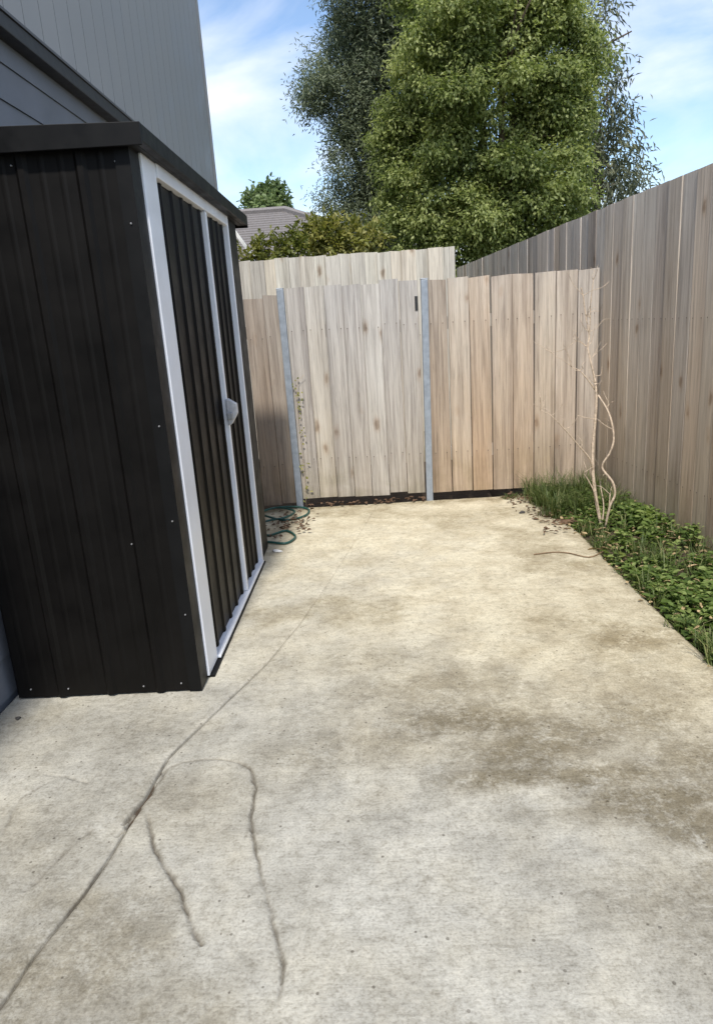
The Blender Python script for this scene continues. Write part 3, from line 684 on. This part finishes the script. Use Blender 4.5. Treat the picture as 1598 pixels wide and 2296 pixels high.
# small tree beyond the far roof
bl = px([(585,450,26),(610,440,26),(630,452,18),(565,462,16),(600,470,26)], 30, .4, 6)
tree('far_tree', 'small round green tree showing above the distant tiled roof', 'tree', (ony(600,470,30)[0],30,-.16), bl, 'bark',
     dict(per_area=26, spr=7, ln=.2, wd=.13, shape='leaf', mat=M['leaf_far'], seed=14, inner=.4, spread=.16), .15, limbs=4)

# ------------------------------------------------------------------ bed planting
def weeds():
    r = np.random.default_rng(21); Cs=[];Ds=[];Ns=[];Ln=[];Wd=[];Rn=[]
    n = 3000
    Y = np.concatenate([r.uniform(1.2,4.6,n-400), r.uniform(4.3,5.15,400)]); Xe = edge(Y); Xf = 1.80-.083*(Y-3.95)
    t = r.random(n)**.9; X = Xe + .02 + (Xf-.04-Xe)*t
    dens = fbm(X*5, Y*5, 3, 90); keep = dens > .44; X,Y,t = X[keep],Y[keep],t[keep]; n = len(X)
    z0 = -.055+.075*t+.03*sstep(4.4,5.1,Y)
    hgt = (.025+.10*fbm(X*4,Y*4,3,91))*r.uniform(.6,1.3,n)
    for i in range(n):
        k = r.integers(6,11); tone = np.clip(.42+.33*r.normal(),0,1)
        for j in range(k):
            f = (j+1)/k; a_ = j*2.4+r.uniform(0,1); d = np.array([math.cos(a_),math.sin(a_),r.uniform(-.1,.5)])
            Cs.append((X[i]+d[0]*.012, Y[i]+d[1]*.012, z0[i]+hgt[i]*f)); Ds.append(d)
            Ns.append((-.3*d[0]+r.normal()*.3, -.3*d[1]+r.normal()*.3, 1)); s_ = (.016+.05*r.random()**1.6)*(1.1-.35*f); Ln.append(s_); Wd.append(s_*r.uniform(.5,.8)); Rn.append(np.clip(tone+.12*r.normal()+.2*(f-.5),0,1))
    V,F,A = leaf_cloud(np.array(Cs),unit(np.array(Ds)),unit(np.array(Ns)),np.array(Ln),np.array(Wd),np.array(Rn),'leaf')
    return npmesh('ground_cover', V, F, M['leaf_weed'], {'rnd': A})
tag(link('ground_cover', weeds()), 'leafy green weeds filling the bed along the side fence', 'weeds', kind='stuff')
def grass():
    r = np.random.default_rng(23); V=[];F=[];A=[]; cl = []
    for k in range(80): cl.append((r.uniform(1.12,1.62), r.uniform(4.6,5.22), r.uniform(.08,.32)))
    for k in range(60):
        y = r.uniform(1.8,4.7); cl.append((r.uniform(float(edge(np.array([y]))[0]), FX(y)-.03), y, r.uniform(.07,.2)))
    for k in range(14): cl.append((r.uniform(.85,1.2), r.uniform(5.16,5.25), r.uniform(.04,.10)))
    for k in range(26):
        y = r.uniform(2.0,4.9); cl.append((float(edge(np.array([y]))[0])+r.uniform(.0,.08), y, r.uniform(.05,.13)))
    for k in range(20):
        y = r.uniform(2.2,5.0); cl.append((FX(y)-r.uniform(.02,.08), y, r.uniform(.08,.25)))
    for (x, y, h) in cl:
        for j in range(34):
            a_ = r.uniform(0,6.28); b_ = r.uniform(.2,.95); hh = h*r.uniform(.5,1.15); w_ = .0022; tn = np.clip(.4+.25*r.normal(),0,1)
            p0 = np.array([x+r.normal()*.022, y+r.normal()*.022, -.03]); d = np.array([math.cos(a_),math.sin(a_),0]); s_ = np.array([-d[1],d[0],0])*w_
            n0 = len(V); m_ = p0+d*hh*b_*.35+np.array([0,0,hh*.6]); e = p0+d*hh*b_+np.array([0,0,hh*(1-.35*b_)])
            V += [p0-s_,p0+s_,m_+s_*.8,m_-s_*.8,e]; F += [(n0,n0+1,n0+2),(n0,n0+2,n0+3),(n0+3,n0+2,n0+4)]; A += [tn]*5
    return npmesh('grass_tufts', np.array(V), np.array(F), M['grass'], {'rnd': np.array(A)})
tag(link('grass_tufts', grass()), 'long rough grass in the corner below the right gate panel', 'grass', kind='stuff')

# bare shrub
def bs(cx, cy, y): return ony((1950+cx/2.296)*.598, (1000+cy/2.296)*.598, y)
SB = (1.40, 4.30, -.02)
shb = tag(empty('bare_shrub', SB), 'leafless pale stemmed shrub with a looping branch in the garden bed', 'shrub')
def stem(ps, ra, rb, name='stem', seed=0):
    pts = catmull([bs(*p) for p in ps], 5)
    o = MB().tube(pts, list(np.linspace(ra*.62, rb*.66, len(pts))), 7).build(name, M['bare_stem'], shb, 0, True); o.location = (-SB[0],-SB[1],-SB[2]); return o
stem([(700,2260,4.30),(650,2000,4.31),(622,1750,4.33),(622,1560,4.35),(640,1350,4.36),(652,1150,4.36),(645,1000,4.37)], .018, .012)
stem([(645,1000,4.37),(630,930,4.38),(600,800,4.40),(578,690,4.42),(590,590,4.43),(562,430,4.46),(538,250,4.48),(520,180,4.48)], .011, .005)
stem([(590,600,4.43),(600,440,4.42),(603,300,4.40),(628,110,4.40)], .006, .004, 'branch')
stem([(725,2250,4.28),(770,2060,4.25),(812,1960,4.24),(790,1850,4.24),(702,1725,4.27),(770,1600,4.25),(802,1480,4.25),(782,1330,4.27),(740,1220,4.31),(668,1105,4.36)], .013, .008)
stem([(630,1800,4.34),(598,1660,4.30),(500,1540,4.27),(380,1400,4.24),(260,1280,4.22),(170,1235,4.22)], .010, .003, 'branch')
stem([(642,1060,4.37),(560,950,4.36),(505,893,4.36),(440,862,4.36)], .007, .003, 'branch')
stem([(642,1312,4.36),(560,1300,4.33),(490,1280,4.32)], .005, .003, 'twig')
stem([(530,1560,4.28),(530,1510,4.28),(490,1450,4.29)], .004, .002, 'twig')
stem([(690,2180,4.30),(640,1960,4.29),(590,1850,4.28),(545,1780,4.28)], .009, .003, 'branch')
stem([(735,2240,4.28),(760,2080,4.27),(770,1960,4.27)], .009, .005, 'branch')
stem([(700,2230,4.30),(715,2060,4.31),(690,1900,4.33)], .008, .004, 'branch')
stem([(640,940,4.38),(690,930,4.37),(700,860,4.38)], .004, .002, 'twig')
stem([(270,745,4.5),(190,690,4.5),(110,645,4.5)], .003, .002, 'twig')
stem([(575,690,4.42),(480,640,4.42),(400,700,4.42),(270,745,4.5)], .003, .002, 'twig')

rt = random.Random(5)
for (x0, y0, dp) in [(578,690,4.42),(562,430,4.46),(600,440,4.42),(505,893,4.36),(440,862,4.36),(260,1280,4.22),(380,1400,4.24),(600,800,4.40),(538,250,4.48),(645,1000,4.37),(590,560,4.43),(628,110,4.40),(740,1220,4.31),(652,1150,4.36),(790,1400,4.26),(170,1235,4.22),(480,640,4.42),(545,1780,4.28),(770,1960,4.27),(690,1900,4.33)]:
    for k in range(2):
        a = rt.uniform(-2.6,-.5); ln = rt.uniform(90,260); ps = [(x0,y0,dp)]
        for q in (.35,.7,1): ps.append((x0+math.cos(a)*ln*q+rt.uniform(-22,22), y0+math.sin(a)*ln*q+rt.uniform(-22,22), dp+rt.uniform(-.06,.06)*q))
        stem(ps, .0036, .0014, 'twig')

# ------------------------------------------------------------------ small things on the ground
def gpts(ps, z): return [onz(u, v, z) for (u, v) in ps]
hz = .011
hp = [onz(u,v,hz+dz) for (u,v,dz) in [(560,1160,.0),(600,1142,.01),(650,1136,.012),(690,1141,0),(684,1156,0),(640,1166,0),(600,1158,.018),(585,1150,.02),(620,1138,.026),(660,1146,.024),(640,1160,.022),(590,1172,.004),(598,1200,0),(640,1190,0),(662,1203,0),(640,1218,0),(596,1215,0),(570,1222,0)]]
tag(MB().tube(catmull(hp, 8), .008, 8).build('garden_hose', M['hose'], None, 0, True), 'dark green garden hose looped on the concrete behind the shed', 'hose')
def scrap(name, mat, u, v, size, label, cat, seed):
    r = random.Random(seed); c_ = onz(u, v); m = MB(); k = 9; ring = []
    for lay, (z, s_) in enumerate(((0,1),(.4,1.05),(.8,.7),(1,.2))):
        for i in range(k):
            t = 6.283*i/k; q = s_*(1+.25*math.sin(3*t+seed)+r.uniform(-.08,.08))
            m.v.append((size[0]*q*math.cos(t), size[1]*q*math.sin(t), size[2]*z))
    for l in range(3):
        for i in range(k): j=(i+1)%k; m.f.append((l*k+i,l*k+j,l*k+k+j,l*k+k+i))
    m.f.append(tuple(range(3*k,4*k)))
    o = m.build(name, M[mat], None, 0, False); o.location = (c_[0],c_[1],.001); o.rotation_euler=(0,0,r.uniform(0,3)); return tag(o, label, cat)
scrap('plastic_scrap', 'paper', 621, 1237, (.035,.015,.014), 'small white scrap lying by the far foot of the shed', 'scrap', 3)
scrap('stone', 'pebble', 1170, 1150, (.022,.016,.015), 'small dark stone lying on the far end of the concrete', 'stone', 5)
scrap('stone', 'pebble', 41, 1612, (.010,.009,.008), 'tiny black stone beside the near end of the shed', 'stone', 8)
scrap('brick_piece', 'rust_leaf', 1272, 1172, (.05,.03,.022), 'reddish brown lump at the edge of the concrete by the bare shrub', 'rubble', 11)
tp = [onz(u,v,.006) for (u,v) in [(1196,1243),(1240,1238),(1275,1240),(1320,1249),(1352,1236)]]
tag(MB().tube(catmull(tp,4), .0034, 6).build('fallen_twig', M['dry_twig'], None, 0, True), 'thin dry brown twig lying across the edge of the concrete', 'twig')
def litter():
    r = np.random.default_rng(31); n = 320
    X = np.concatenate([r.uniform(-.6,.36,80), r.uniform(.95,1.25,60), r.normal(-.66,.08,90), r.uniform(1.02,1.3,90)])
    Y = np.concatenate([r.normal(5.26,.02,80), r.normal(5.1,.08,60), r.normal(4.75,.14,90), r.uniform(4.2,5.0,90)])
    C = np.stack([X,Y,r.uniform(.003,.03,n)],1); a_ = r.uniform(0,6.28,n)
    D = np.stack([np.cos(a_),np.sin(a_),r.uniform(-.1,.35,n)],1); Nn = unit(np.stack([r.normal(size=n)*.4,r.normal(size=n)*.4,np.ones(n)],1))
    V,F,A = leaf_cloud(C,unit(D),Nn,r.uniform(.02,.05,n),r.uniform(.012,.025,n),r.random(n),'leaf')
    return npmesh('leaf_litter', V, F, M['rust_leaf'], {'rnd': A})
def bed_litter():
    r = np.random.default_rng(33); n = 900; Y = r.uniform(1.6,5.1,n); t = r.random(n); Xe = edge(Y); X = Xe-.03+(FX(Y)-Xe)*t
    C = np.stack([X,Y,-.03+.06*t+r.uniform(.0,.05,n)],1); a_ = r.uniform(0,6.28,n)
    D = np.stack([np.cos(a_),np.sin(a_),r.uniform(-.1,.5,n)],1); Nn = unit(np.stack([r.normal(size=n)*.5,r.normal(size=n)*.5,np.ones(n)],1))
    V,F,A = leaf_cloud(C,unit(D),Nn,r.uniform(.015,.06,n),r.uniform(.004,.02,n),r.random(n),'leaf')
    return npmesh('dead_leaves', V, F, M['straw'], {'rnd': A})
tag(link('dead_leaves', bed_litter()), 'straw coloured dead leaves caught among the weeds of the bed', 'leaves', kind='stuff')
tag(link('leaf_litter', litter()), 'dry brown leaves gathered under the gate', 'leaves', kind='stuff')
# little climber on the gate beside the left post
cl = tag(empty('climbing_weed', (-.58, GY-.05, 0)), 'small pale leaved climber up the gate beside the left post', 'climber')
cp = [(0,0,.0),(.008,.0,.4),(-.005,0,.7),(.012,0,.95),(.07,.0,1.02)]
MB().tube(catmull(cp,5), .0014, 5).build('stem', M['bare_stem'], cl, 0, True)
def climb():
    r = np.random.default_rng(41); n = 40; t = r.random(n)
    Z = t*1.0; X = .018*r.normal(size=n)+.01; k = r.random(n) < .0; Z[k] = .93+.1*r.normal(size=k.sum())*.6; X[k] = .06+.05*r.normal(size=k.sum())
    C = np.stack([X, r.uniform(-.012,.012,n), np.clip(Z,0,1.15)],1); D = unit(np.stack([r.normal(size=n), -np.abs(r.normal(size=n))*.5, r.normal(size=n)*.7],1))
    Nn = unit(np.stack([r.normal(size=n)*.4, -np.ones(n), np.full(n,.6)],1))
    V,F,A = leaf_cloud(C,D,Nn,r.uniform(.012,.026,n),r.uniform(.009,.018,n),np.clip(.6+.3*r.normal(size=n),0,1),'leaf'); return npmesh('foliage',V,F,M['leaf_yellow'],{'rnd':A})
link('foliage', climb(), cl)
